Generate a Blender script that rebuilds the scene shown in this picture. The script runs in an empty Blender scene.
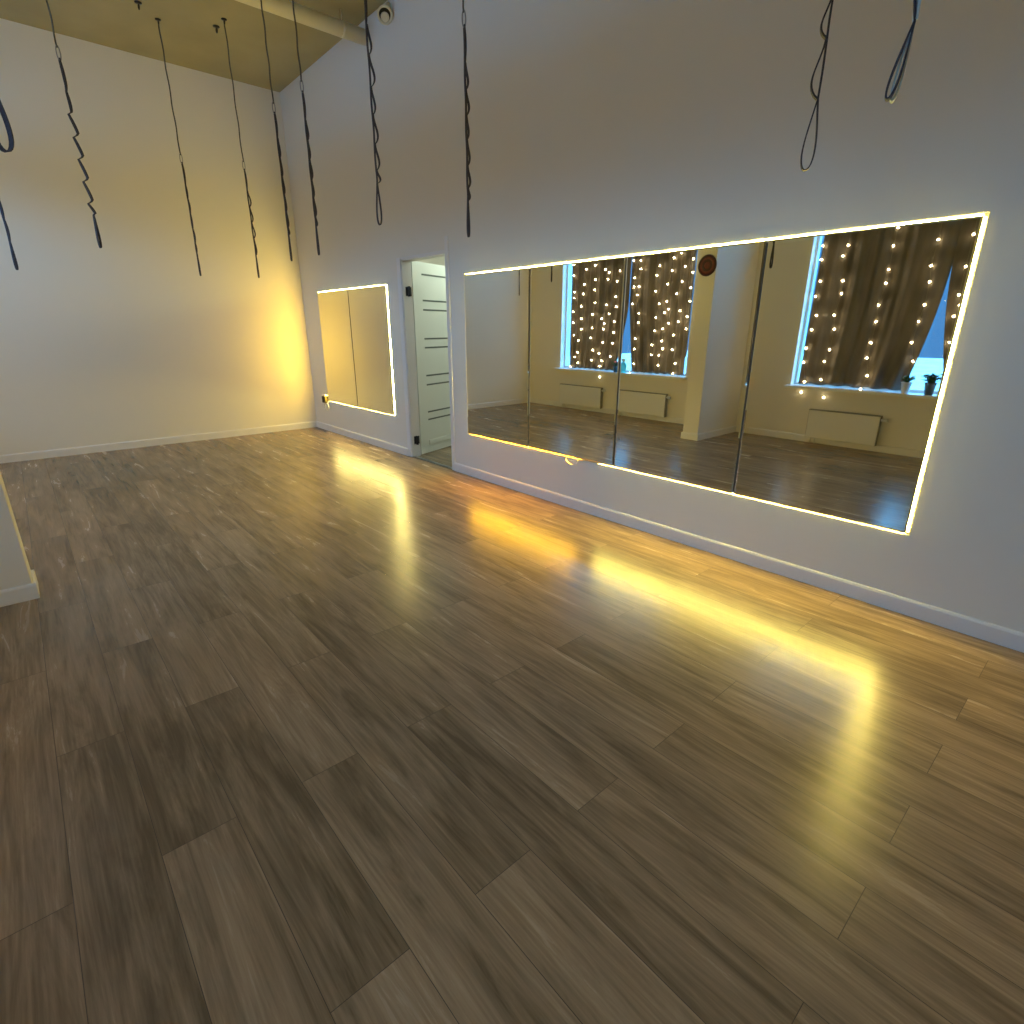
import bpy, bmesh, math, random
from mathutils import Vector, Matrix
random.seed(7)
S = bpy.context.scene
COL = S.collection
pi = math.pi

# ------------------------------------------------------------------ materials
def new_mat(name):
    m = bpy.data.materials.new(name); m.use_nodes = True
    nt = m.node_tree; b = nt.nodes['Principled BSDF']
    return m, nt, b
def simple(name, col, rough=.5, metal=0, spec=.5, bump=None, **kw):
    m, nt, b = new_mat(name)
    b.inputs['Base Color'].default_value = (*col, 1)
    b.inputs['Roughness'].default_value = rough
    b.inputs['Metallic'].default_value = metal
    b.inputs['Specular IOR Level'].default_value = spec
    if bump:
        sc, st, dist = bump
        tc = nt.nodes.new('ShaderNodeTexCoord'); n = nt.nodes.new('ShaderNodeTexNoise')
        n.inputs['Scale'].default_value = sc; n.inputs['Detail'].default_value = 4
        bp = nt.nodes.new('ShaderNodeBump'); bp.inputs['Strength'].default_value = st; bp.inputs['Distance'].default_value = dist
        nt.links.new(tc.outputs['Object'], n.inputs['Vector']); nt.links.new(n.outputs['Fac'], bp.inputs['Height'])
        nt.links.new(bp.outputs['Normal'], b.inputs['Normal'])
    return m
def varied(name, c1, c2, scale, rough=.6, stretch=(1,1,1), bump=0.0, spec=.5):
    m, nt, b = new_mat(name)
    tc = nt.nodes.new('ShaderNodeTexCoord'); mp = nt.nodes.new('ShaderNodeMapping'); mp.inputs['Scale'].default_value = stretch
    n = nt.nodes.new('ShaderNodeTexNoise'); n.inputs['Scale'].default_value = scale; n.inputs['Detail'].default_value = 5
    r = nt.nodes.new('ShaderNodeValToRGB'); r.color_ramp.elements[0].color = (*c1, 1); r.color_ramp.elements[1].color = (*c2, 1)
    r.color_ramp.elements[0].position = .35; r.color_ramp.elements[1].position = .65
    L = nt.links.new
    L(tc.outputs['Object'], mp.inputs['Vector']); L(mp.outputs['Vector'], n.inputs['Vector']); L(n.outputs['Fac'], r.inputs['Fac'])
    L(r.outputs['Color'], b.inputs['Base Color']); b.inputs['Roughness'].default_value = rough
    b.inputs['Specular IOR Level'].default_value = spec
    if bump:
        bp = nt.nodes.new('ShaderNodeBump'); bp.inputs['Strength'].default_value = bump; bp.inputs['Distance'].default_value = .004
        L(n.outputs['Fac'], bp.inputs['Height']); L(bp.outputs['Normal'], b.inputs['Normal'])
    return m
def emit(name, col, strength):
    m = bpy.data.materials.new(name); m.use_nodes = True; nt = m.node_tree; nt.nodes.clear()
    o = nt.nodes.new('ShaderNodeOutputMaterial'); e = nt.nodes.new('ShaderNodeEmission')
    e.inputs['Color'].default_value = (*col, 1); e.inputs['Strength'].default_value = strength
    nt.links.new(e.outputs[0], o.inputs['Surface']); return m

def floor_mat(name, tint=1.42):
    m, nt, b = new_mat(name); N = nt.nodes.new; L = nt.links.new
    tc = N('ShaderNodeTexCoord'); mp = N('ShaderNodeMapping')
    mp.inputs['Location'].default_value = (-5.85 + .665 + 13.3, 2.577 + 20*.197, 0)
    L(tc.outputs['Object'], mp.inputs['Vector'])
    br = N('ShaderNodeTexBrick'); br.offset = .5; br.offset_frequency = 2
    br.inputs['Color1'].default_value = (0,0,0,1); br.inputs['Color2'].default_value = (1,1,1,1); br.inputs['Mortar'].default_value = (.5,.5,.5,1)
    br.inputs['Scale'].default_value = 1; br.inputs['Mortar Size'].default_value = .0011; br.inputs['Mortar Smooth'].default_value = .3
    br.inputs['Bias'].default_value = 0; br.inputs['Brick Width'].default_value = 1.33; br.inputs['Row Height'].default_value = .197
    L(mp.outputs['Vector'], br.inputs['Vector'])
    sh = N('ShaderNodeVectorMath'); sh.operation = 'MULTIPLY'; sh.inputs[1].default_value = (37, 19, 11); L(br.outputs['Color'], sh.inputs[0])
    ad = N('ShaderNodeVectorMath'); ad.operation = 'ADD'; L(mp.outputs['Vector'], ad.inputs[0]); L(sh.outputs[0], ad.inputs[1])
    def noise(sx, sy, det, rough=.6, dist=0):
        q = N('ShaderNodeMapping'); q.inputs['Scale'].default_value = (sx, sy, 1); L(ad.outputs[0], q.inputs['Vector'])
        n = N('ShaderNodeTexNoise'); n.inputs['Scale'].default_value = 1; n.inputs['Detail'].default_value = det
        n.inputs['Roughness'].default_value = rough; n.inputs['Distortion'].default_value = dist
        L(q.outputs[0], n.inputs['Vector']); return n.outputs['Fac']
    g1 = noise(1.6, 15, 7, .66, .7); g2 = noise(4, 120, 3, .5); g3 = noise(.9, 4, 2)
    def math_(op, a, b_):
        k = N('ShaderNodeMath'); k.operation = op
        for i, v in enumerate((a, b_)):
            if isinstance(v, (int, float)): k.inputs[i].default_value = v
            else: L(v, k.inputs[i])
        return k.outputs[0]
    s = math_('ADD', math_('MULTIPLY', g1, 1.15), math_('MULTIPLY', g2, .38))
    s = math_('ADD', s, math_('ADD', math_('MULTIPLY', g3, .32), .09))
    s = math_('ADD', s, math_('MULTIPLY', br.outputs['Color'], .15))
    s = math_('SUBTRACT', s, .66)
    r = N('ShaderNodeValToRGB'); cr = r.color_ramp
    cr.elements[0].position = .2; cr.elements[0].color = (.100*tint, .071*tint, .040*tint, 1)
    cr.elements[1].position = .85; cr.elements[1].color = (.350*tint, .252*tint, .158*tint, 1)
    e = cr.elements.new(.5); e.color = (.212*tint, .147*tint, .088*tint, 1)
    L(s, r.inputs['Fac'])
    mx = N('ShaderNodeMix'); mx.data_type = 'RGBA'; L(br.outputs['Fac'], mx.inputs['Factor']); L(r.outputs['Color'], mx.inputs['A']); mx.inputs['B'].default_value = (.09,.07,.05,1)
    L(mx.outputs['Result'], b.inputs['Base Color'])
    rr = math_('ADD', math_('MULTIPLY', g1, .10), ROUGH)
    L(rr, b.inputs['Roughness']); b.inputs['Specular IOR Level'].default_value = .34
    bp = N('ShaderNodeBump'); bp.inputs['Strength'].default_value = .22; bp.inputs['Distance'].default_value = .0012
    h = math_('SUBTRACT', math_('ADD', g1, math_('MULTIPLY', g2, .6)), math_('MULTIPLY', br.outputs['Fac'], 1.5))
    L(h, bp.inputs['Height']); L(bp.outputs['Normal'], b.inputs['Normal'])
    return m
ROUGH = .21
M = {}
M['wall'] = simple('white_plaster', (.75,.72,.645), .75, spec=.25, bump=(60,.12,.004))
M['ceiling'] = varied('ceiling_board', (.32,.285,.165), (.38,.338,.20), 1.4, .8, spec=.2, bump=.1)
M['trim'] = simple('white_gloss_trim', (.74,.73,.72), .35)
M['floor'] = floor_mat('vinyl_planks')
M['mirror'] = simple('mirror_silver', (.74,.75,.69), .012, 1)
M['mirror_edge'] = simple('mirror_edge', (.10,.11,.09), .2, .6)
M['backing'] = simple('backing_board', (.09,.08,.06), .7)
M['led_big'] = emit('led_warm', (1,.77,.15), 500)
M['led_small'] = emit('led_amber', (1,.62,.06), 560)
M['led_orange'] = emit('led_orange', (1,.50,.02), 430)
M['led_pale'] = emit('led_pale', (1,.80,.22), 330)
M['alu'] = simple('aluminium', (.55,.55,.56), .35, 1)
def translucent(name, col, fac):
    m = bpy.data.materials.new(name); m.use_nodes = True; nt = m.node_tree; nt.nodes.clear()
    o = nt.nodes.new('ShaderNodeOutputMaterial'); mx = nt.nodes.new('ShaderNodeMixShader'); mx.inputs[0].default_value = fac
    d = nt.nodes.new('ShaderNodeBsdfDiffuse'); t = nt.nodes.new('ShaderNodeBsdfTranslucent')
    d.inputs[0].default_value = (*col, 1); t.inputs[0].default_value = (*col, 1)
    nt.links.new(d.outputs[0], mx.inputs[1]); nt.links.new(t.outputs[0], mx.inputs[2]); nt.links.new(mx.outputs[0], o.inputs['Surface']); return m
M['channel'] = translucent('milky_channel', (.85,.82,.70), .5)
M['dark_metal'] = simple('dark_metal', (.03,.03,.035), .4, .7)
M['steel'] = simple('brushed_steel', (.32,.32,.32), .38, .9)
M['web'] = varied('webbing', (.020,.019,.030), (.045,.043,.06), 160, .75, bump=.4)
M['strap'] = varied('grey_strap', (.055,.05,.045), (.09,.085,.075), 160, .75, bump=.3)
M['web_light'] = varied('light_webbing', (.42,.52,.55), (.5,.6,.62), 160, .6, bump=.3)
M['door'] = simple('white_door', (.70,.73,.69), .4)
M['inlay'] = simple('grey_inlay', (.10,.12,.11), .3)
M['curtain'] = varied('brown_curtain', (.085,.072,.058), (.135,.115,.095), 8, .55, (1,1,.2), .15)
M['radiator'] = simple('radiator_enamel', (.72,.72,.70), .35)
M['grille'] = simple('radiator_grille', (.30,.30,.29), .5)
M['pvc'] = simple('white_pvc', (.74,.76,.78), .3)
M['bulb'] = emit('warm_bulb', (1,.76,.45), 75)
M['wire'] = simple('clear_wire', (.20,.18,.13), .4)
M['white_wire'] = simple('white_cable', (.68,.67,.64), .4)
M['leaf'] = varied('green_leaf', (.015,.06,.02), (.04,.13,.04), 30, .4)
M['soil'] = simple('soil', (.03,.02,.015), .9)
M['pot_white'] = simple('white_ceramic', (.75,.75,.76), .25)
M['pot_dark'] = simple('slate_ceramic', (.10,.14,.16), .35)
M['pot_blue'] = simple('blue_ceramic', (.02,.09,.16), .3)
M['petal'] = simple('pink_petal', (.55,.16,.2), .5)
M['teal'] = simple('teal_plastic', (.10,.62,.60), .3)
M['teal'].node_tree.nodes['Principled BSDF'].inputs['Transmission Weight'].default_value = .45
M['cap'] = simple('pale_green_cap', (.55,.78,.62), .4)
M['maroon'] = varied('maroon_lacquer', (.10,.012,.010), (.17,.03,.024), 14, .45, bump=.2)
M['maroon_dark'] = simple('dark_maroon', (.045,.008,.008), .45)
M['vent_cream'] = simple('cream_enamel', (.62,.58,.46), .5)
M['dark'] = simple('dark_interior', (.02,.017,.012), .8)
M['snow'] = varied('snowy_ground', (.30,.33,.36), (.40,.43,.46), .6, .8)
M['facade'] = varied('pale_facade', (.40,.44,.48), (.62,.66,.70), 2.2, .8)
M['concrete'] = simple('grey_concrete', (.35,.35,.36), .8)
# window glass: a thin sheet
g = bpy.data.materials.new('window_glass'); g.use_nodes = True; nt = g.node_tree; nt.nodes.clear()
o_ = nt.nodes.new('ShaderNodeOutputMaterial'); mx_ = nt.nodes.new('ShaderNodeMixShader'); mx_.inputs[0].default_value = .06
t_ = nt.nodes.new('ShaderNodeBsdfTransparent'); t_.inputs[0].default_value = (.93,.97,.98,1); gl_ = nt.nodes.new('ShaderNodeBsdfGlossy'); gl_.inputs['Roughness'].default_value = .02
nt.links.new(t_.outputs[0], mx_.inputs[1]); nt.links.new(gl_.outputs[0], mx_.inputs[2]); nt.links.new(mx_.outputs[0], o_.inputs['Surface'])
M['glass'] = g

# ------------------------------------------------------------------ helpers
def box(bm, x0, x1, y0, y1, z0, z1, mi=0):
    vs = [bm.verts.new((x, y, z)) for z in (z0, z1) for y in (y0, y1) for x in (x0, x1)]
    for f in ((0,2,3,1),(4,5,7,6),(0,1,5,4),(2,6,7,3),(0,4,6,2),(1,3,7,5)):
        bm.faces.new([vs[i] for i in f]).material_index = mi
def frame_of(d):
    d = d.normalized(); a = Vector((0,0,1)) if abs(d.z) < .9 else Vector((1,0,0))
    u = d.cross(a).normalized(); return u, d.cross(u).normalized()
def tube(bm, pts, r, n=10, mi=0, caps=True):
    pts = [Vector(p) for p in pts]; rs = r if isinstance(r, (list, tuple)) else [r]*len(pts); rings = []
    u, v = frame_of(pts[1]-pts[0])
    for i, p in enumerate(pts):
        t = (pts[min(i+1, len(pts)-1)] - pts[max(i-1, 0)]).normalized()
        u = (u - t*u.dot(t)).normalized(); v = t.cross(u)
        rings.append([bm.verts.new(p + (u*math.cos(2*pi*k/n) + v*math.sin(2*pi*k/n))*rs[i]) for k in range(n)])
    for a, b in zip(rings, rings[1:]):
        for k in range(n):
            f = bm.faces.new((a[k], a[(k+1)%n], b[(k+1)%n], b[k])); f.material_index = mi; f.smooth = True
    if caps:
        for r_, fl in ((rings[0], True), (rings[-1], False)):
            f = bm.faces.new(r_[::-1] if fl else r_); f.material_index = mi
def lathe(bm, prof, n=28, o=(0,0,0), M3=None, mi=0):
    o = Vector(o); rings = []
    for r, z in prof:
        ring = []
        for k in range(n):
            p = Vector((r*math.cos(2*pi*k/n), r*math.sin(2*pi*k/n), z))
            if M3: p = M3 @ p
            ring.append(bm.verts.new(o + p))
        rings.append(ring)
    for a, b in zip(rings, rings[1:]):
        for k in range(n):
            f = bm.faces.new((a[k], a[(k+1)%n], b[(k+1)%n], b[k])); f.smooth = True; f.material_index = mi
    bm.faces.new(rings[0][::-1]).material_index = mi; bm.faces.new(rings[-1]).material_index = mi
def ribbon(bm, pts, W, w, t, mi=0):
    """flat webbing swept along pts; W = axis of its width"""
    pts = [Vector(p) for p in pts]; W = Vector(W).normalized(); rings = []
    for i, p in enumerate(pts):
        d = (pts[min(i+1, len(pts)-1)] - pts[max(i-1, 0)]).normalized(); nn = d.cross(W).normalized()
        rings.append([bm.verts.new(p + W*a*w/2 + nn*b*t/2) for a, b in ((-1,-1),(1,-1),(1,1),(-1,1))])
    for a, b in zip(rings, rings[1:]):
        for k in range(4):
            f = bm.faces.new((a[k], a[(k+1)%4], b[(k+1)%4], b[k])); f.material_index = mi; f.smooth = False
    bm.faces.new(rings[0][::-1]); bm.faces.new(rings[-1])
def obj(name, bm, mats, parent=None, bevel=0, smooth_angle=None, fix=True):
    if fix: bmesh.ops.recalc_face_normals(bm, faces=bm.faces)
    me = bpy.data.meshes.new(name); bm.to_mesh(me); bm.free()
    for m in (mats if isinstance(mats, (list, tuple)) else [mats]): me.materials.append(m if not isinstance(m, str) else M[m])
    o = bpy.data.objects.new(name, me); COL.objects.link(o)
    if parent: o.parent = parent
    if bevel:
        b = o.modifiers.new('bevel', 'BEVEL'); b.width = bevel; b.segments = 2; b.limit_method = 'ANGLE'; b.angle_limit = .7
    return o
def tag(o, label, cat, group=None, kind=None):
    o['label'] = label; o['category'] = cat
    if group: o['group'] = group
    if kind: o['kind'] = kind
    return o
def thing(name, label, cat, loc=(0,0,0), rz=0, group=None):
    o = bpy.data.objects.new(name, None); COL.objects.link(o); o.location = loc; o.rotation_euler = (0,0,rz); o.empty_display_size = .1
    return tag(o, label, cat, group)
def struct(o, label=None):
    o['kind'] = 'structure'
    if label: o['label'] = label
    return o
def BM(): return bmesh.new()
def copy_tree(o, parent=None):
    c = o.copy(); COL.objects.link(c); c.parent = parent
    for ch in [k for k in bpy.data.objects if k.parent == o]: copy_tree(ch, c)
    return c

# ------------------------------------------------------------------ room shell
XE = 10.6; D = 4.388; H = 4.179; WT = .10            # room: x 0..XE, y -D..0
DX0, DX1, DZ = 2.665, 3.462, 2.06                    # door opening in the mirror wall
W1 = (.80, 3.40, .70, 3.32); W2 = (4.95, 7.70, .70, 3.32)
bm = BM(); box(bm, -.2, XE+.2, -D-.3, WT*.5, -.12, 0); struct(obj('floor', bm, 'floor'), 'grey brown wood plank floor of the dance studio')
bm = BM(); box(bm, -.2, XE+.2, -D-.3, .1, H, H+.12); struct(obj('ceiling', bm, 'ceiling'), 'high beige ceiling above the hanging straps')
bm = BM(); box(bm, -.15, 0, -D-.3, WT, 0, H); struct(obj('wall_left', bm, 'wall'), 'far white wall glowing yellow near the corner')
bm = BM(); box(bm, XE, XE+.15, -D-.3, WT, 0, H); struct(obj('wall_front', bm, 'wall'), 'white end wall behind the camera')
bm = BM(); box(bm, 0, DX0, 0, WT, 0, H); box(bm, DX0, DX1, 0, WT, DZ, H); box(bm, DX1, XE, 0, WT, 0, H)
struct(obj('wall_right', bm, 'wall'), 'long white wall carrying the mirrors and the doorway')
BW = .24
bm = BM(); xs = [0, W1[0], W1[1], W2[0], W2[1], XE]
for a, b in ((0,1),(2,3),(4,5)): box(bm, xs[a], xs[b], -D-BW, -D, 0, H)
for w in (W1, W2):
    box(bm, w[0], w[1], -D-BW, -D, 0, w[2]); box(bm, w[0], w[1], -D-BW, -D, w[3], H)
struct(obj('wall_back', bm, 'wall'), 'white window wall seen in the mirrors')
PX0, PX1, PY = 4.069, 4.29, -3.368
bm = BM(); box(bm, PX0, PX1, -D, PY, 0, H); struct(obj('wall_partition', bm, 'wall', bevel=.004), 'narrow white partition between the two windows, its skirting foot at the left edge')

# skirting with a rounded top: profile swept between two points, n = direction into the room
def skirting(name, runs, label):
    bm = BM()
    prof = [(0,0),(.014,0),(.014,.074),(.010,.084),(.004,.088),(0,.088)]
    for (x0, y0), (x1, y1), (nx, ny) in runs:
        r = [[bm.verts.new((x + nx*a, y + ny*a, h)) for a, h in prof] for x, y in ((x0,y0),(x1,y1))]
        k = len(prof)
        for i in range(k): bm.faces.new((r[0][i], r[0][(i+1)%k], r[1][(i+1)%k], r[1][i]))
        bm.faces.new(r[0]); bm.faces.new(r[1][::-1])
    return struct(obj(name, bm, 'trim'), label)
CW = .075
skirting('baseboard_right', [((0,0),(DX0-CW,0),(0,-1)), ((DX1+.045,0),(XE,0),(0,-1))], 'white skirting under the mirrors')
skirting('baseboard_left', [((0,-D),(0,-.0),(1,0))], 'white skirting along the far wall')
skirting('baseboard_back', [((0,-D),(PX0,-D),(0,1)), ((PX1,-D),(XE,-D),(0,1))], 'white skirting under the radiators')
skirting('baseboard_partition', [((PX1,-D),(PX1,PY+.014),(1,0)), ((PX0,-D),(PX0,PY+.014),(-1,0)), ((PX0,PY),(PX1,PY),(0,1))], 'white skirting around the partition foot')
skirting('baseboard_front', [((XE,-D),(XE,0),(-1,0))], 'white skirting on the end wall')

# ------------------------------------------------------------------ hallway beyond the door
HY = 2.6
bm = BM(); box(bm, .6, 5.2, WT*.5, HY, -.12, -.001); struct(obj('floor_hallway', bm, 'floor'), 'plank floor of the hallway beyond the open door')
bm = BM(); box(bm, .6, 5.2, HY, HY+.1, 0, 2.8); box(bm, .5, .6, WT, HY, 0, 2.8); box(bm, 5.2, 5.3, WT, HY, 0, 2.8)
struct(obj('wall_hallway', bm, 'wall'), 'white walls of the hallway beyond the open door')
bm = BM(); box(bm, .5, 5.3, WT, HY+.1, 2.8, 2.9); struct(obj('ceiling_hallway', bm, 'wall'), 'hallway ceiling')
t = thing('ceiling_light', 'round white ceiling lamp in the hallway beyond the door', 'ceiling light', (2.9, 1.25, 2.8))
bm = BM(); lathe(bm, [(.17,-.001),(.17,-.03),(.155,-.035)], 32); obj('lamp_base', bm, 'pvc', t)
bm = BM(); lathe(bm, [(.155,-.035),(.15,-.06),(.11,-.085),(.04,-.095)], 32); obj('diffuser', bm, emit('hall_lamp', (.80,1,.80), 5), t)
al = bpy.data.lights.new('hall_light', 'POINT'); al.energy = 52; al.color = (.84,1,.84); al.shadow_soft_size = .12
o = bpy.data.objects.new('hall_light', al); COL.objects.link(o); o.location = (2.9, 1.25, 2.60)

# ------------------------------------------------------------------ door
d1 = bpy.data.objects.new('door_1', None); COL.objects.link(d1); struct(d1, 'white panel door standing open in the doorway between the mirrors')
d1.location = (DX0, 0, 0)
bm = BM()   # casing + reveal lining, origin at left jamb
w = DX1-DX0
box(bm, -CW, 0, -.009, 0, 0, DZ+.02); box(bm, w, w+.05, -.009, 0, 0, DZ+.13); box(bm, -CW, w, -.006, 0, DZ, DZ+.02)
obj('door_casing', bm, 'trim', d1, bevel=.002)
bm = BM(); box(bm, 0, .012, .0, WT+.01, 0, DZ); box(bm, w-.012, w, .0, WT+.01, 0, DZ); box(bm, .012, w-.012, .0, WT+.01, DZ-.012, DZ); 
obj('door_jamb', bm, 'trim', d1, bevel=.001)
bm = BM(); box(bm, .012, w-.012, .002, .045, 0, .008); obj('threshold', bm, 'steel', d1)
leaf = bpy.data.objects.new('door_leaf', None); COL.objects.link(leaf); leaf.parent = d1
leaf.location = (.012, WT+.02, 0); leaf.rotation_euler = (0, 0, math.atan2(.943, -.334))
# leaf local: +x away from the hinge, visible face is y = 0 side facing -y(local)
bm = BM(); box(bm, 0, .80, 0, .04, .012, 2.06); obj('door_panel', bm, 'door', leaf, bevel=.002)
for z in (1.94, 1.68, 1.585, 1.285, 1.19, .888, .787, .482, .395):
    bm = BM(); box(bm, .155, .74, -.0015, .002, z-.0085, z+.0085); box(bm, .155, .74, .038, .0415, z-.0085, z+.0085); obj('inlay_strip', bm, 'inlay', leaf)
bm = BM(); box(bm, .155, .74, -.006, .002, .10, .155); obj('bottom_moulding', bm, 'door', leaf, bevel=.003)
bm = BM(); tube(bm, [(.74,-.0,1.02),(.74,-.05,1.02)], .011); tube(bm, [(.735,-.05,1.02),(.61,-.05,1.02)], .010); lathe(bm, [(.025,0),(.025,.008)], 20, (.74,-.008,1.02), Matrix.Rotation(pi/2, 3, 'X'))
obj('door_handle', bm, 'dark_metal', leaf)
for z in (.19, 1.76):
    bm = BM(); q = Vector((.012, WT*.75, z))
    tube(bm, [(.026+.018*math.cos(a), WT*.55, z+.045*math.sin(a)) for a in [2*pi*k/20 for k in range(21)]], .0075, 8, caps=False)
    tube(bm, [(.040, WT*.6, z-.05), (.040, WT*.6, z+.05)], .009, 12)
    box(bm, .012, .014, WT*.3, WT, z-.045, z+.045)
    obj('hinge', bm, 'dark_metal', d1, bevel=.001)

# ------------------------------------------------------------------ mirrors
SO, TH = .017, .005     # stand-off of the glass back from the wall, glass thickness
def mirror_panel(x0, x1, z0, z1, label, group, ml=.012, mr=.012):
    w, h = x1-x0, z1-z0
    t = thing('mirror_panel', label, 'mirror', ((x0+x1)/2, 0, z0), 0, group)
    bm = BM(); b = .009; yb, yf = -SO, -SO-TH
    def loop(i, y): return [bm.verts.new(p) for p in ((-w/2+i, y, i), (w/2-i, y, i), (w/2-i, y, h-i), (-w/2+i, y, h-i))]
    a, s, f = loop(0, yb), loop(0, yf+.0022), loop(b, yf)
    bm.faces.new(a[::-1]).material_index = 1
    for k in range(4):
        bm.faces.new((a[k], a[(k+1)%4], s[(k+1)%4], s[k])).material_index = 1
        bm.faces.new((s[k], s[(k+1)%4], f[(k+1)%4], f[k])).material_index = 0
    bm.faces.new(f).material_index = 0
    obj('mirror_glass', bm, ['mirror', 'mirror_edge'], t)
    bm = BM(); m = .012; box(bm, -w/2+ml, w/2-mr, -SO, -.001, m, h-m); obj('backing_board', bm, 'backing', t)
    return t
G = .006
X0, S1, S2, S3, X1, Z0, Z1 = 3.7685, 4.6286, 5.5521, 6.4878, 7.3977, .4293, 1.8476
gl = ['leftmost panel of the large mirror, next to the doorway', 'second large mirror panel from the doorway, reflecting half of the lit curtains',
      'third large mirror panel from the doorway, reflecting the dark red disc', 'rightmost panel of the large mirror, reflecting a radiator and potted plants']
for (a, b), l in zip(((X0,S1),(S1,S2),(S2,S3),(S3,X1)), gl):
    mirror_panel(a+G*(a!=X0), b-G*(b!=X1), Z0, Z1, l, 'panels of the large mirror', .012 if a == X0 else -G+.0005, .012 if b == X1 else -G+.0005)
x0, x1, xs_, z0, z1 = .544, 2.343, 1.439, .4413, 1.836
mirror_panel(x0, xs_-G, z0, z1, 'small mirror panel nearest the corner, glowing yellow', 'panels of the small mirror', .012, -G+.0005)
mirror_panel(xs_+G, x1, z0, z1, 'small mirror panel nearest the doorway', 'panels of the small mirror', -G+.0005, .012)

LIP, LH = .0125, .0044
def prism(bm, p, q, out, w, yb, yf):
    """triangular profile from p to q (x, z); out = direction away from the mirror; sloping face (material 0) shines outwards and into the room"""
    r = []
    for x, z in (p, q):
        r.append([bm.verts.new((x, yb, z)), bm.verts.new((x, yf, z)), bm.verts.new((x+out[0]*w, yb, z+out[1]*w))])
    for k, mi in ((0, 1), (1, 0), (2, 1)):
        bm.faces.new((r[0][k], r[0][(k+1)%3], r[1][(k+1)%3], r[1][k])).material_index = mi
    bm.faces.new(r[0]).material_index = 1; bm.faces.new(r[1][::-1]).material_index = 1
def led_frame(label, x0, x1, z0, z1, mat, gap=None, side=None):
    t = thing('led_strip', label, 'led strip', ((x0+x1)/2, 0, z0))
    cx = (x0+x1)/2; h = z1-z0; w = x1-x0; yb, yf = -.0010, -.0055
    def seg(p, q, out, mat=mat):
        bm = BM(); prism(bm, (p[0]-cx, p[1]-z0), (q[0]-cx, q[1]-z0), out, .0045, yb, yf); obj('light_tape', bm, [mat, 'alu'], t)
    e = .001; c = .004
    seg((x0+c, z1+e), (x1-c, z1+e), (0, 1))
    for a, b in (((x0+c, gap[0]), (gap[1], x1-c)) if gap else ((x0+c, x1-c),)): seg((a, z0-e), (b, z0-e), (0, -1), 'led_orange' if gap and a < gap[0] else mat)
    seg((x0-e, z0+c), (x0-e, z1-c), (-1, 0), side or mat); seg((x1+e, z0+c), (x1+e, z1-c), (1, 0))
    # slim U channel: base plate against the wall and an outer lip that shields the wall from the tape
    bm = BM(); o1, o2, o3 = .0015, LIP, LIP+.0012
    for (a0, a1, c0, c1, horiz) in ((-w/2-o3, w/2+o3, h+o1, h+o3, 1), (-w/2-o3, w/2+o3, -o3, -o1, -1)):
        box(bm, a0, a1, -.0010, -.0002, c0, c1)
        z_ = (h+o2, h+o3) if horiz > 0 else (-o3, -o2)
        box(bm, a0, a1, -LH, -.0010, z_[0], z_[1])
    for sg in (-1, 1):
        p, q = sorted((sg*(w/2+o1), sg*(w/2+o3))); box(bm, p, q, -.0010, -.0002, -o1, h+o1)
        p, q = sorted((sg*(w/2+o2), sg*(w/2+o3))); box(bm, p, q, -LH, -.0010, -o2, h+o2)
    obj('channel', bm, 'channel', t)
    bm = BM()   # aluminium carrier behind the glass edge
    ya, yc = -SO+.001, -.002
    box(bm, -w/2, w/2, ya, yc, h-.010, h); box(bm, -w/2, w/2, ya, yc, 0, .010)
    box(bm, -w/2, -w/2+.010, ya, yc, .010, h-.010); box(bm, w/2-.010, w/2, ya, yc, .010, h-.010)
    obj('carrier_profile', bm, 'alu', t)
    return t
ledb = led_frame('warm led strip glowing around the large mirror', X0, X1, Z0, Z1, 'led_big', (5.22, 5.40))
leds = led_frame('yellow led strip glowing around the small mirror', x0, x1, z0, z1, 'led_pale', None, 'led_small')
# loose curled end of the strip under the large mirror
bm = BM(); c = Vector((5.135, -.022, .405)); pts = [c + Vector((.062*math.cos(a), 0, .034*math.sin(a))) for a in [math.radians(k) for k in range(150, 385, 12)]]
pts = [(5.075,-.012,.437)] + pts + [(5.21,-.014,.433)]
ribbon(bm, pts, (0,1,0), .010, .003); box(bm, 5.185, 5.20, -.020, .0008, .424, .436); tag(obj('cable_loop', bm, 'white_wire'), 'small white loose loop of strip curling under the large mirror', 'cable')
# power adapter and looped lead at the small mirror
t = thing('power_adapter', 'small dark power adapter with looped lead at the small mirror corner', 'adapter', (.44, 0, .34))
bm = BM(); box(bm, -.045, .06, -.05, .0008, .06, .15); obj('adapter_body', bm, 'dark', t, bevel=.006)
bm = BM(); box(bm, -.05, .065, -.045, -.001, .152, .175); obj('plug', bm, 'pvc', t, bevel=.004)
bm = BM(); pts = [(.03+.065*math.cos(a), -.02, .0+.055*math.sin(a)) for a in [math.radians(k) for k in range(90, 440, 15)]]
tube(bm, pts+[(.11,-.015,.10)], .006, 8); pts = [(-.02+.05*math.cos(a), -.03, .01+.05*math.sin(a)) for a in [math.radians(k) for k in range(60, 400, 15)]]; tube(bm, pts, .005, 8)
obj('lead', bm, 'white_wire', t)

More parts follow.
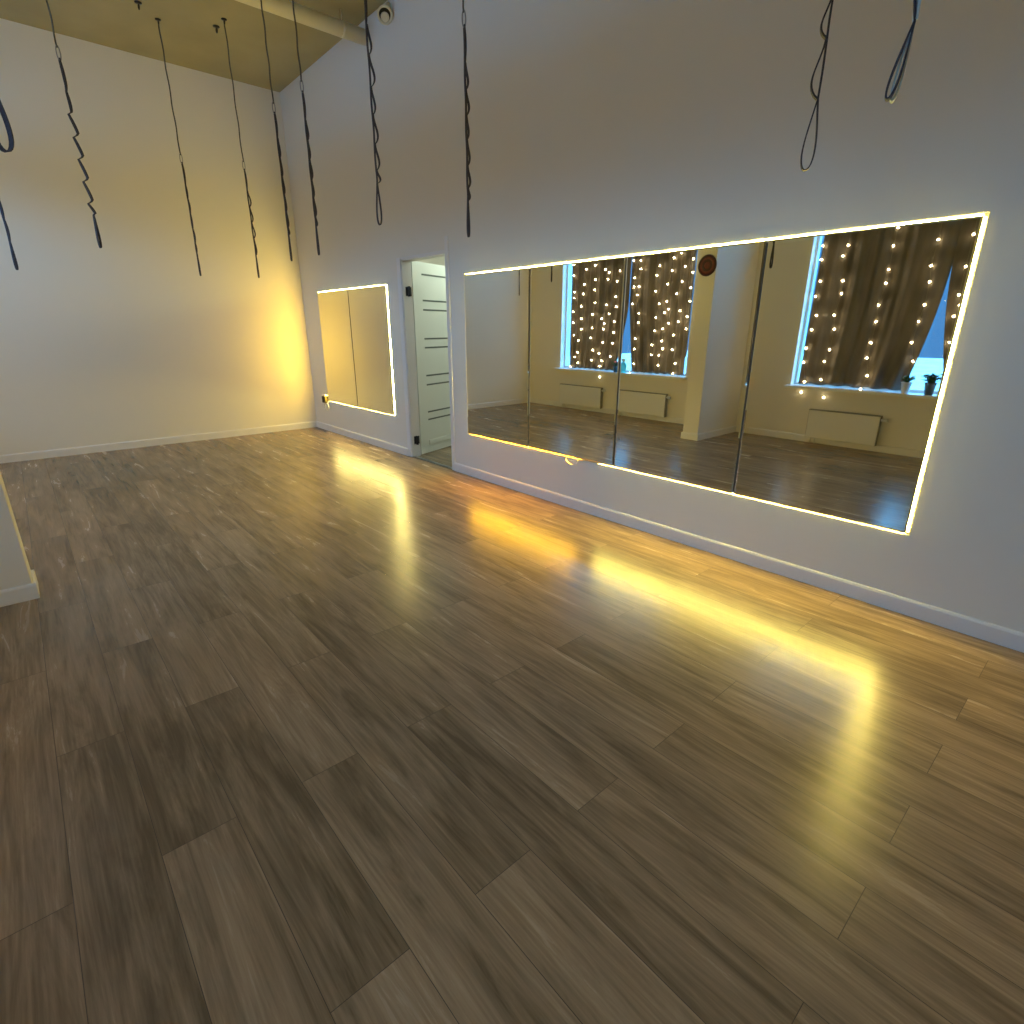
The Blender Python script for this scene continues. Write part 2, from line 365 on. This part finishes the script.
# ------------------------------------------------------------------ windows
def window(name, w, label):
    t = bpy.data.objects.new(name, None); COL.objects.link(t); struct(t, label); t.location = (w[0], -D, w[2])
    W, Hh = w[1]-w[0], w[3]-w[2]; ya, yb = -.15, -.10
    bm = BM(); f = .028
    box(bm, 0, f, ya, yb, 0, Hh); box(bm, W-f, W, ya, yb, 0, Hh); box(bm, f, W-f, ya, yb, 0, .04); box(bm, f, W-f, ya, yb, Hh-f, Hh)
    for k in (1, 2): box(bm, W*k/3-.03, W*k/3+.03, ya, yb, .04, Hh-f)
    obj('window_frame', bm, 'pvc', t, bevel=.003)
    for k in range(3):
        a, b = (f if k == 0 else W*k/3+.03), (W-f if k == 2 else W*(k+1)/3-.03)
        bm = BM(); box(bm, a, b, -.128, -.122, .04, Hh-f); obj('window_pane', bm, 'glass', t)
    bm = BM(); box(bm, -.03, W+.03, 0, .13, -.028, .004); box(bm, .001, W-.001, -.10, 0, -.028, .004); obj('window_sill', bm, 'pvc', t, bevel=.003)
window('window_1', W1, 'window behind the lit curtains nearer the far wall, seen in the mirror')
window('window_2', W2, 'window behind the curtains with potted plants, seen in the mirror')

# curtains: pleated cloth on a rod inside the reveal
def curtain(left, right, z0, z1, y, label, group, seed, pleat=.15):
    rnd = random.Random(seed); bm = BM(); NX, NZ = 110, 40
    ph = [rnd.uniform(0, 6.28) for _ in range(4)]
    rows = []
    for j in range(NZ+1):
        z = z0 + (z1-z0)*j/NZ; xl, xr = left(z), right(z); row = []
        for i in range(NX+1):
            s = i/NX; x = xl + (xr-xl)*s; ss = s*(right(z1)-left(z1))
            a = .020*math.sin(2*pi*ss/pleat + ph[0] + .7*math.sin(ss*9+ph[1])) + .008*math.sin(2*pi*ss/(pleat*.46) + ph[2] + z*.6)
            a *= .75 + .35*math.sin(z*1.3 + ph[3] + s*4)
            hem = .006*math.sin(2*pi*ss/pleat + ph[1]) if j == 0 else 0
            row.append(bm.verts.new((x, y + a, z + hem)))
        rows.append(row)
    for j in range(NZ):
        for i in range(NX):
            f = bm.faces.new((rows[j][i], rows[j][i+1], rows[j+1][i+1], rows[j+1][i])); f.smooth = True
    o = obj('curtain', bm, 'curtain', fix=False)
    m = o.modifiers.new('thick', 'SOLIDIFY'); m.thickness = .003; m.offset = 0
    return tag(o, label, 'curtain', group)
cy = -D-.040; CT = 2.70
def c_(v): return lambda z: v
def gapL(xm, dx, zt, p=1.3): return lambda z: xm - (dx*((zt-z)/(zt-.72))**p if z < zt else 0)
CG = 'brown curtains on the windows'
curtain(lambda z: .985+.02*(2.7-z)/2, gapL(2.245, .21, 1.75), .722, CT, cy, 'brown curtain with fairy lights on the left half of the farther window, in the mirror', CG, 1)
curtain(lambda z: 2.25+(.125*((1.75-z)/1.03)**1.0 if z < 1.75 else 0), lambda z: 3.37-.02*(z < 1.0), .722, CT, cy, 'brown curtain with fairy lights beside the partition with the red disc, in the mirror', CG, 2)
curtain(lambda z: 5.03+.03*(z-.7)/1.8, gapL(6.375, .20, 2.25, 1.9), .725, CT, cy, 'wide dark curtain left of the potted plants, in the rightmost mirror panel', CG, 3, .24)
curtain(lambda z: 6.368+(.20*((2.25-z)/1.49)**1.85 if z < 2.25 else .10*max(0, z-2.40)), c_(7.52), .725, CT, cy, 'dark curtain right of the potted plants, at the mirror right edge', CG, 4, .22)
for w, l in ((W1, 'thin rod across the farther window'), (W2, 'thin rod across the window with plants')):
    t = thing('curtain_rod', l, 'curtain rod', (w[0], cy, CT+.012))
    bm = BM(); tube(bm, [(0,0,0),(w[1]-w[0],0,0)], .009, 12); obj('rod', bm, 'alu', t)
    for xx in (.004, w[1]-w[0]-.004):
        bm = BM(); tube(bm, [(xx-.004,0,0),(xx+.004,0,0)], .018, 14); obj('end_cap', bm, 'pvc', t)

# fairy-light curtains
B1 = [(1.06,.74),(1.06,2.42),(1.07,2.25),(1.08,1.67),(1.09,1.49),(1.09,1.89),(1.1,1.99),(1.12,1.28),(1.16,.91),(1.22,.99),(1.23,1.19),(1.24,.81),(1.27,1.75),(1.28,1.55),(1.29,1.38),(1.3,1.95),(1.32,2.1),(1.35,2.33),(1.51,1.24),(1.53,1.4),(1.53,1.62),(1.54,2.38),(1.55,.87),(1.55,2.0),(1.56,2.16),(1.57,1.04),(1.57,1.8),(1.71,.99),(1.73,1.55),(1.74,.78),(1.75,.6),(1.76,2.3),(1.78,.87),(1.78,1.17),(1.78,1.38),(1.79,1.47),(1.82,1.76),(1.82,2.15),(1.84,2.25),(1.88,1.62),(1.96,.95),(1.99,1.16),(2.0,1.33),(2.0,1.5),(2.0,1.88),(2.01,2.11),(2.03,1.73),(2.06,2.26)]
B2 = [(2.31,2.39),(2.34,1.76),(2.35,2.01),(2.35,2.14),(2.39,.7),(2.42,1.89),(2.44,1.08),(2.44,1.24),(2.45,.85),(2.45,2.01),(2.45,2.38),(2.46,2.26),(2.48,1.48),(2.48,1.62),(2.76,1.93),(2.76,2.15),(2.77,1.0),(2.77,1.15),(2.8,1.36),(2.8,1.55),(2.8,2.28),(2.84,1.75),(2.91,.85),(2.91,1.0),(2.94,1.21),(2.94,1.39),(2.95,1.62),(2.96,2.02),(2.97,1.1),(2.97,1.78),(3.01,1.67),(3.02,2.2),(3.03,1.47),(3.03,2.37),(3.13,1.88),(3.14,1.09),(3.14,1.3),(3.15,2.42),(3.19,.74),(3.2,1.49),(3.2,2.04),(3.21,.89),(3.21,1.64),(3.23,2.24),(3.35,2.33),(3.36,1.77),(3.36,2.15),(3.35,1.95),(3.34,1.39),(3.34,1.56)]
B3 = [(5.07,.99),(5.07,1.16),(5.07,2.33),(5.08,1.77),(5.08,2.18),(5.1,.62),(5.1,1.38),(5.11,1.94),(5.12,.75),(5.13,1.55),(5.31,.79),(5.31,1.01),(5.31,2.2),(5.33,1.55),(5.35,1.15),(5.35,2.31),(5.36,1.39),(5.36,1.93),(5.37,1.79),(5.38,.58),(5.77,.71),(5.77,1.07),(5.78,1.24),(5.78,1.65),(5.79,1.47),(5.81,.87),(5.81,1.88),(5.81,2.02),(5.81,2.26),(5.82,2.44),(6.18,1.25),(6.2,1.47),(6.2,2.03),(6.21,2.28),(6.22,1.64),(6.22,1.87),(6.23,1.05),(6.24,.69)]
B4 = [(6.5,1.52),(6.5,1.73),(6.52,1.26),(6.53,1.63),(6.5,2.0),(6.5,2.3),(6.55,.95)] + [(6.8+.27*i+.01*random.uniform(-1,1), z+.03*random.uniform(-1,1)) for i in range(3) for z in (.8,1.05,1.3,1.55,1.8,2.05,2.3)]
bme = BM(); bmesh.ops.create_icosphere(bme, subdivisions=2, radius=.0095)
bulb_me = bpy.data.meshes.new('bulb'); bme.to_mesh(bulb_me); bme.free(); bulb_me.materials.append(M['bulb'])
for p_ in bulb_me.polygons: p_.use_smooth = True
def fairy(B, cuts, label):
    ys = -D+.004
    xm = (min(b[0] for b in B)+max(b[0] for b in B))/2
    t = thing('fairy_light_curtain', label, 'fairy lights', (xm, ys, CT), 0, 'fairy light curtains')
    xa, xb = min(b[0] for b in B)-.03-xm, max(b[0] for b in B)+.03-xm
    bm = BM(); tube(bm, [(xa+(xb-xa)*k/10, 0, -.03-.012*math.sin(pi*(k%5)/5)) for k in range(11)], .0028, 6); obj('top_cable', bm, 'wire', t)
    groups = {}
    for x, z in B:
        k = sum(x > c for c in cuts); groups.setdefault(k, []).append((x, z))
    for k, g in groups.items():
        g.sort(key=lambda q: -q[1]); pts = [(g[0][0]-xm, 0, -.03)]
        for x, z in g: pts.append((x-xm, 0, z-CT))
        bm = BM(); tube(bm, pts, .0016, 5); s = obj('light_string', bm, 'wire', t)
        for x, z in g:
            b = bpy.data.objects.new('bulb', bulb_me); COL.objects.link(b); b.parent = s; b.location = (x-xm, .006, z-CT)
    return t
fairy(B1, (1.4-.01, 1.65, 1.92), 'fairy light strings over the left curtain of the farther window')
fairy(B2, (2.39, 2.6, 2.87, 3.08, 3.29), 'dense fairy light strings on the curtain beside the partition')
fairy(B3, (5.2, 5.6, 6.0), 'fairy light strings on the wide curtain left of the plants')
fairy(B4, (6.65, 6.94, 7.2), 'faint fairy light strings right of the plants at the mirror edge')

# ------------------------------------------------------------------ radiators
def radiator(x0, x1, z0, z1, label):
    w, h = x1-x0, z1-z0
    t = thing('radiator', label, 'radiator', ((x0+x1)/2, -D, z0), 0, 'white panel radiators')
    bm = BM(); box(bm, -w/2, w/2, .085, .100, .0, h-.008); obj('front_panel', bm, 'radiator', t, bevel=.006)
    bm = BM(); box(bm, -w/2+.01, w/2-.01, .035, .048, .0, h-.008); obj('rear_panel', bm, 'radiator', t, bevel=.004)
    bm = BM()
    n = int(w/.03)
    for k in range(n): xx = -w/2+.02+(w-.04)*k/(n-1); box(bm, xx-.001, xx+.001, .048, .085, .02, h-.02)
    obj('convector_fins', bm, 'grille', t)
    bm = BM(); box(bm, -w/2, w/2, .034, .037, h-.010, h); box(bm, -w/2, w/2, .098, .101, h-.010, h)
    n = int(w/.025)
    for k in range(n): xx = -w/2+(w)*k/(n-1); box(bm, xx-.003, xx+.003, .037, .098, h-.006, h-.002)
    obj('top_grille', bm, 'grille', t)
    for s in (-1, 1):
        bm = BM(); xx = s*(w/2+.002); box(bm, xx-.002, xx+.002, .034, .094, 0, h); obj('side_cover', bm, 'grille', t)
    for s in (-.36, .36):
        bm = BM(); box(bm, s*w-.015, s*w+.015, .001, .035, .04, h-.04); obj('bracket', bm, 'steel', t)
    bm = BM(); tube(bm, [(-w/2+.05,.06,.0),(-w/2+.05,.06,-.03),(-w/2+.05,.04,-z0+.001)], .009); tube(bm, [(-w/2+.10,.06,.0),(-w/2+.10,.06,-.03),(-w/2+.10,.04,-z0+.001)], .009)
    obj('pipe', bm, 'pvc', t)
    bm = BM(); tube(bm, [(w/2+.004,.06,h-.05),(w/2+.07,.06,h-.05)], [.016,.02]); obj('valve', bm, 'pvc', t)
radiator(.89, 1.86, .075, .43, 'white radiator under the farther window, nearer the far wall')
radiator(2.20, 3.15, .075, .43, 'white radiator under the farther window, beside the partition')
radiator(5.27, 6.06, .075, .43, 'white radiator under the window with potted plants')

# ------------------------------------------------------------------ sill items
def leafy(bm, c, n, r, h, rnd):
    for k in range(n):
        a = rnd.uniform(0, 2*pi); L = r*rnd.uniform(.7, 1.25); up = h*rnd.uniform(.4, 1.1); wd = .012*rnd.uniform(.8, 1.5)
        d = Vector((math.cos(a), math.sin(a), 0)); s = Vector((-d.y, d.x, 0)); prev = None
        for j in range(5):
            q = j/4; p = Vector(c) + d*L*q + Vector((0,0,1))*(up*math.sin(q*pi*.62)); ww = wd*math.sin(pi*(q*.86+.1))
            e = [bm.verts.new(p+s*ww+Vector((0,0,.002))), bm.verts.new(p+Vector((0,0,-.003))), bm.verts.new(p-s*ww+Vector((0,0,.002)))]
            if prev:
                bm.faces.new((prev[0], prev[1], e[1], e[0])); bm.faces.new((prev[1], prev[2], e[2], e[1]))
            prev = e
def plant(x, y, label, pot, r, h, lh, n, seed, flower=False):
    rnd = random.Random(seed)
    t = thing('potted_plant', label, 'plant', (x, y, .7045))
    bm = BM(); lathe(bm, [(r*.68,0),(r*.72,.004),(r*.98,h*.9),(r*1.05,h*.91),(r*1.05,h),(r*.93,h),(r*.9,h*.82)], 28); obj('pot', bm, pot, t)
    bm = BM(); lathe(bm, [(r*.88,h*.78),(r*.88,h*.84)], 24); obj('soil', bm, 'soil', t)
    bm = BM(); leafy(bm, (0,0,h*.84), n, lh*.8, lh, rnd); o = obj('foliage', bm, 'leaf', t)
    m = o.modifiers.new('thick', 'SOLIDIFY'); m.thickness = .0015
    if flower:
        bm = BM()
        for k in range(5):
            a = rnd.uniform(0, 6.28); c = Vector((.02*math.cos(a), .02*math.sin(a), h+lh*rnd.uniform(.7, 1)))
            m3 = Matrix.Translation(c); bmesh.ops.create_icosphere(bm, subdivisions=1, radius=.016, matrix=m3)
        obj('blossoms', bm, 'petal', t)
py = -D+.028-.045
plant(6.235, -D+.076, 'white pot with leafy green plant on the sill between dark curtains', 'pot_white', .050, .125, .085, 40, 3)
plant(6.455, -D+.068, 'slate grey pot with bushy dark plant, right of the white pot', 'pot_dark', .055, .135, .11, 44, 5)
plant(2.135, -D+.068, 'small blue pot with pink blossoms beside the teal bottle', 'pot_blue', .05, .09, .09, 20, 8, True)
t = thing('spray_bottle', 'translucent teal bottle with pale cap on the farther windowsill', 'bottle', (2.285, -D+.066, .7045))
bm = BM(); lathe(bm, [(.045,0),(.05,.006),(.052,.10),(.046,.14),(.022,.165),(.02,.18)], 28); obj('bottle_body', bm, 'teal', t)
bm = BM(); lathe(bm, [(.024,.178),(.03,.185),(.032,.21),(.022,.225)], 24); obj('cap', bm, 'cap', t)

# red disc on the partition
t = thing('wall_disc', 'dark red round disc with raised rim high on the partition end', 'wall decoration', (4.18, PY, 2.115))
rx = Matrix.Rotation(-pi/2, 3, 'X')
bm = BM(); lathe(bm, [(.095,.001),(.095,.014),(.07,.016),(.066,.012),(.04,.012),(.036,.018),(.015,.02)], 40, M3=rx); obj('disc_face', bm, 'maroon', t)
bm = BM(); lathe(bm, [(.093,.001),(.118,.001),(.122,.012),(.115,.022),(.10,.022),(.094,.014)], 40, M3=rx); obj('rim', bm, 'maroon_dark', t)

# ------------------------------------------------------------------ ceiling duct and vent
t = thing('ventilation_duct', 'white round duct running across under the ceiling', 'duct', (2.28, 0, H-.149))
bm = BM(); tube(bm, [(0,-D+.001,0),(0,-.001,0)], .063, 32, caps=True); obj('duct_pipe', bm, 'vent_cream', t)
for y in (-.25, -1.6, -2.9):
    bm = BM(); tube(bm, [(0,y-.015,0),(0,y+.015,0)], .0645, 32); tube(bm, [(0,y,.06),(0,y,.149)], .005, 8); obj('clamp', bm, 'vent_cream', t)
vc = Vector((2.752, -.068, 4.035)); vd = Vector((.66, -.38, -.66)).normalized()
zq = vd.to_track_quat('Z', 'Y').to_matrix()
t = thing('round_vent', 'small round white vent with dark slot beside the duct end', 'vent', vc)
bm = BM(); lathe(bm, [(.058,-.035),(.062,-.03),(.066,-.004),(.070,.004),(.068,.010),(.055,.010),(.052,.002),(.052,-.02)], 36, M3=zq); obj('ring', bm, 'vent_cream', t)
up = (Vector((0,0,1)) - vd*vd.z).normalized()
bm = BM(); lathe(bm, [(.050,-.019),(.050,-.012)], 30, M3=zq); obj('cavity', bm, 'dark', t)
bm = BM(); lathe(bm, [(.034,-.012),(.038,-.006),(.038,.002),(.030,.006)], 30, -up*.016, zq); obj('damper_disc', bm, 'vent_cream', t)
bm = BM(); tube(bm, [-vd*.03, (-.03,.066,.10)], .03, 16); obj('stub_pipe', bm, 'vent_cream', t)

# ------------------------------------------------------------------ hanging straps
CAMP = Vector((8.016, -3.187, 1.4))
RG = 'daisy chain straps hanging from the ceiling'
def strap(x, y, zb, label, style='twist', seed=0, bulge=.010, yaw=.6, side=-1, zt=3.26, bottom_open=.012, ww=.022, th=.005, lean=0, loop=.225, pale=False):
    rnd = random.Random(seed)
    t = thing('hanging_strap', label, 'strap', (x, y, H), 0, RG)
    v0 = Vector((x-CAMP.x, y-CAMP.y, 0)).normalized(); v = Matrix.Rotation(yaw, 3, 'Z') @ v0   # the width of the webbing lies along v
    B = Vector((-v0.y, v0.x, 0))*side; B0 = Vector((-v0.y, v0.x, 0))
    bm = BM(); lathe(bm, [(.026,-.001),(.026,-.007),(.010,-.011)], 20); tube(bm, [(.014*math.cos(a), 0, -.026+.016*math.sin(a)) for a in [2*pi*k/16 for k in range(17)]], .004, 8, caps=False)
    obj('ceiling_hook', bm, 'dark_metal', t)
    bm = BM(); z1 = -.042; z2 = zt-H; n = 24
    pts = [B*(.003*math.sin(k*.9+seed)) + Vector((0,0,z1+(z2-z1)*k/n)) for k in range(n+1)]
    ribbon(bm, pts, v, .013, .005); obj('hanger_strap', bm, 'strap', t)
    bm = BM(); tube(bm, [B*(.011*math.cos(a)) + Vector((0,0,z2-.030+.045*math.sin(a))) for a in [2*pi*k/20 for k in range(21)]], .004, 8, caps=False)
    obj('carabiner', bm, 'steel', t)
    zc = z2-.06; zbl = zb-H; ztop_loop = zbl+loop
    knots = [zc, zc-.20]
    while knots[-1]-.143 > ztop_loop+.05: knots.append(knots[-1]-.143*rnd.uniform(.93, 1.07))
    knots.append(ztop_loop)
    def pocket(q, amp): return amp*math.sin(pi*min(1, q**1.9))**.8
    main = []
    for i, (a, b) in enumerate(zip(knots, knots[1:])):
        for k in range(10):
            q = k/10
            if style == 'zig': off = bulge*(q*2-1)*(1 if i > 1 else .15) if q < .85 else bulge*(.7-(q-.85)*11)*(1 if i > 1 else .15)
            else: off = .0015*math.sin(q*pi)*(-1)**i
            main.append(B*off + Vector((0,0,a+(b-a)*q)))
    main.append(Vector((0,0,ztop_loop)))
    bm = BM(); ribbon(bm, main, v, ww, th); obj('webbing', bm, 'web_light' if pale else 'web', t)
    if pale: v = v0
    for i, (a, b) in enumerate(zip(knots, knots[1:])):
        if i == 0 or style == 'straight' or style == 'zig':
            bm = BM(); ribbon(bm, [(main[i*10+k] if i*10+k < len(main) else main[-1]) + B*(.013*(1-(k/10)**2*(i == len(knots)-2)) if pale else .006*math.sin(pi*k/10)) for k in range(11)], v, ww, th)
        else:
            amp = bulge*rnd.uniform(.7, 1.15); m = 16
            bm = BM(); ribbon(bm, [B*(pocket(k/m, amp)+.003) + Vector((0,0,a+(b-a)*k/m)) for k in range(m+1)], v, ww, th)
        obj('pocket', bm, 'web', t)
    for sgn in (0, 1) if pale else (0,):
        bm = BM(); bo = bottom_open*(1-.25*sgn); pts = []
        for k in range(33):
            ang = 2*pi*k/32; q = (1-math.cos(ang))/2
            pts.append(B0*(bo*1.55*math.sin(ang)*(.12+.88*q) + lean*q) + v0*(.02*sgn*q) - B0*(.012*sgn*q) + Vector((0,0, ztop_loop - loop*q)))
        ribbon(bm, pts, v, ww, th*.8); obj('end_loop', bm, 'web' if not sgn else 'web_light', t)
    return t
strap(5.1, -3.05, 2.0, 'thick strap loop cut by the left picture edge, high on the wall', 'straight', 1, .02, .6, bottom_open=.022)
strap(1.2, -3.0, 1.88, 'hanging strap ending low at the left picture edge, before the bluish wall', 'straight', 2, .012, .6, bottom_open=.006)
strap(2.4, -2.5, 1.985, 'zigzag hanging strap, leftmost of the full ones before the far wall', 'zig', 3, .019, .5, bottom_open=.007)
strap(.97, -1.48, 1.93, 'thin straight strap second from left before the far wall', 'straight', 4, .008, .7, zt=3.06, bottom_open=.003, ww=.017)
strap(1.39, -1.01, 1.91, 'strap ending over the yellow glow on the far wall', 'twist', 5, .016, .6, zt=3.0, bottom_open=.004, ww=.016)
strap(2.37, -1.01, 2.0, 'dark strap hanging just left of the room corner', 'twist', 6, .008, .7, bottom_open=.003, ww=.018)
strap(2.98, -1.0, 2.0, 'dark strap hanging just right of the room corner, above the small mirror', 'twist', 7, .012, .7, bottom_open=.004, ww=.018)
strap(4.66, -1.32, 2.0, 'strap with open pockets hanging over the small mirror and doorway gap', 'twist', 8, .020, .35, bottom_open=.012, th=.004)
strap(4.65, -.63, 2.0, 'strap hanging right of the doorway, above the large mirror corner', 'twist', 9, .016, .5, bottom_open=.006)
strap(6.91, -.64, 2.0, 'strap with large teardrop end loop, left of the two at upper right', 'twist', 10, .030, .10, 1, bottom_open=.021, ww=.02, th=.006, lean=.008, loop=.24)
strap(7.38, -1.21, 2.0, 'rightmost strap with a narrow leaning end loop and pale webbing face', 'straight', 12, .012, .35, 1, bottom_open=.010, th=.006, lean=.03, loop=.17, pale=True)
for (x, y), l in zip(((1.185,-1.672),(1.20,-1.03)), ('bare ceiling hook above the second thin strap', 'bare ceiling hook left of the strap over the yellow glow')):
    bm = BM(); lathe(bm, [(.03,-.001),(.03,-.008),(.01,-.012)], 20); tube(bm, [(.018*math.cos(a), 0, -.034+.02*math.sin(a)) for a in [2*pi*k/16 for k in range(17)]], .005, 8, caps=False)
    o = obj('ceiling_hook', bm, 'dark_metal'); o.location = (x, y, H); tag(o, l, 'hook', 'bare ceiling hooks')

# ------------------------------------------------------------------ outside
bm = BM(); box(bm, -30, 40, -60, -D-BW-.05, -1.3, -1.2); struct(obj('ground', bm, 'snow'), 'pale ground outside the windows')

# ------------------------------------------------------------------ world and daylight
w = bpy.data.worlds.new('World'); S.world = w; w.use_nodes = True; nt = w.node_tree; nt.nodes.clear(); N = nt.nodes.new; L = nt.links.new
out = N('ShaderNodeOutputWorld'); bg = N('ShaderNodeBackground'); tc = N('ShaderNodeTexCoord'); sp = N('ShaderNodeSeparateXYZ')
mr = N('ShaderNodeMapRange'); mr.inputs['From Min'].default_value = .12; mr.inputs['From Max'].default_value = .28; mr.inputs['To Min'].default_value = 0; mr.inputs['To Max'].default_value = 1
mxc = N('ShaderNodeMix'); mxc.data_type = 'RGBA'; mxc.inputs['A'].default_value = (.11,.40,1.0,1); mxc.inputs['B'].default_value = (2.2,7.9,16.5,1)
L(tc.outputs['Generated'], sp.inputs[0]); L(sp.outputs['Z'], mr.inputs['Value']); L(mr.outputs[0], mxc.inputs['Factor']); L(mxc.outputs['Result'], bg.inputs['Color'])
bg.inputs['Strength'].default_value = 1.0; L(bg.outputs[0], out.inputs['Surface'])
for wd in (W1, W2):
    al = bpy.data.lights.new('window_portal', 'AREA'); al.shape = 'RECTANGLE'; al.size = wd[1]-wd[0]; al.size_y = wd[3]-wd[2]; al.cycles.is_portal = True
    o = bpy.data.objects.new('window_portal', al); COL.objects.link(o); o.location = ((wd[0]+wd[1])/2, -D-BW+.02, (wd[2]+wd[3])/2); o.rotation_euler = (pi/2, 0, 0)

# ------------------------------------------------------------------ camera
cam = bpy.data.cameras.new('camera'); co = bpy.data.objects.new('camera', cam); COL.objects.link(co)
cam.sensor_fit = 'HORIZONTAL'; cam.sensor_width = 36; cam.lens = 36*546.17/1024; cam.clip_start = .05
f = Vector((-0.7118, 0.6262, -0.3194)); r = Vector((0.6604, 0.7509, 0.0011))
yaw, pit, rol = .7215, -.3251, .0011
f = Vector((-math.cos(yaw)*math.cos(pit), math.sin(yaw)*math.cos(pit), math.sin(pit)))
rt = f.cross(Vector((0,0,1))).normalized(); u = rt.cross(f); r = rt*math.cos(rol)+u*math.sin(rol); u2 = -rt*math.sin(rol)+u*math.cos(rol)
mat = Matrix((( r.x, u2.x, -f.x), (r.y, u2.y, -f.y), (r.z, u2.z, -f.z))).to_4x4(); mat.translation = Vector((8.0164, -3.1867, 1.4)); co.matrix_world = mat
S.camera = co
S.view_settings.view_transform = 'Standard'; S.view_settings.look = 'None'; S.view_settings.gamma = 1; S.view_settings.exposure = 0; S.view_settings.use_curve_mapping = False
S.cycles.max_bounces = 12; S.cycles.diffuse_bounces = 6; S.cycles.glossy_bounces = 6; S.cycles.transparent_max_bounces = 12
S.cycles.use_denoising = True; S.cycles.sample_clamp_indirect = 8; S.cycles.caustics_reflective = True
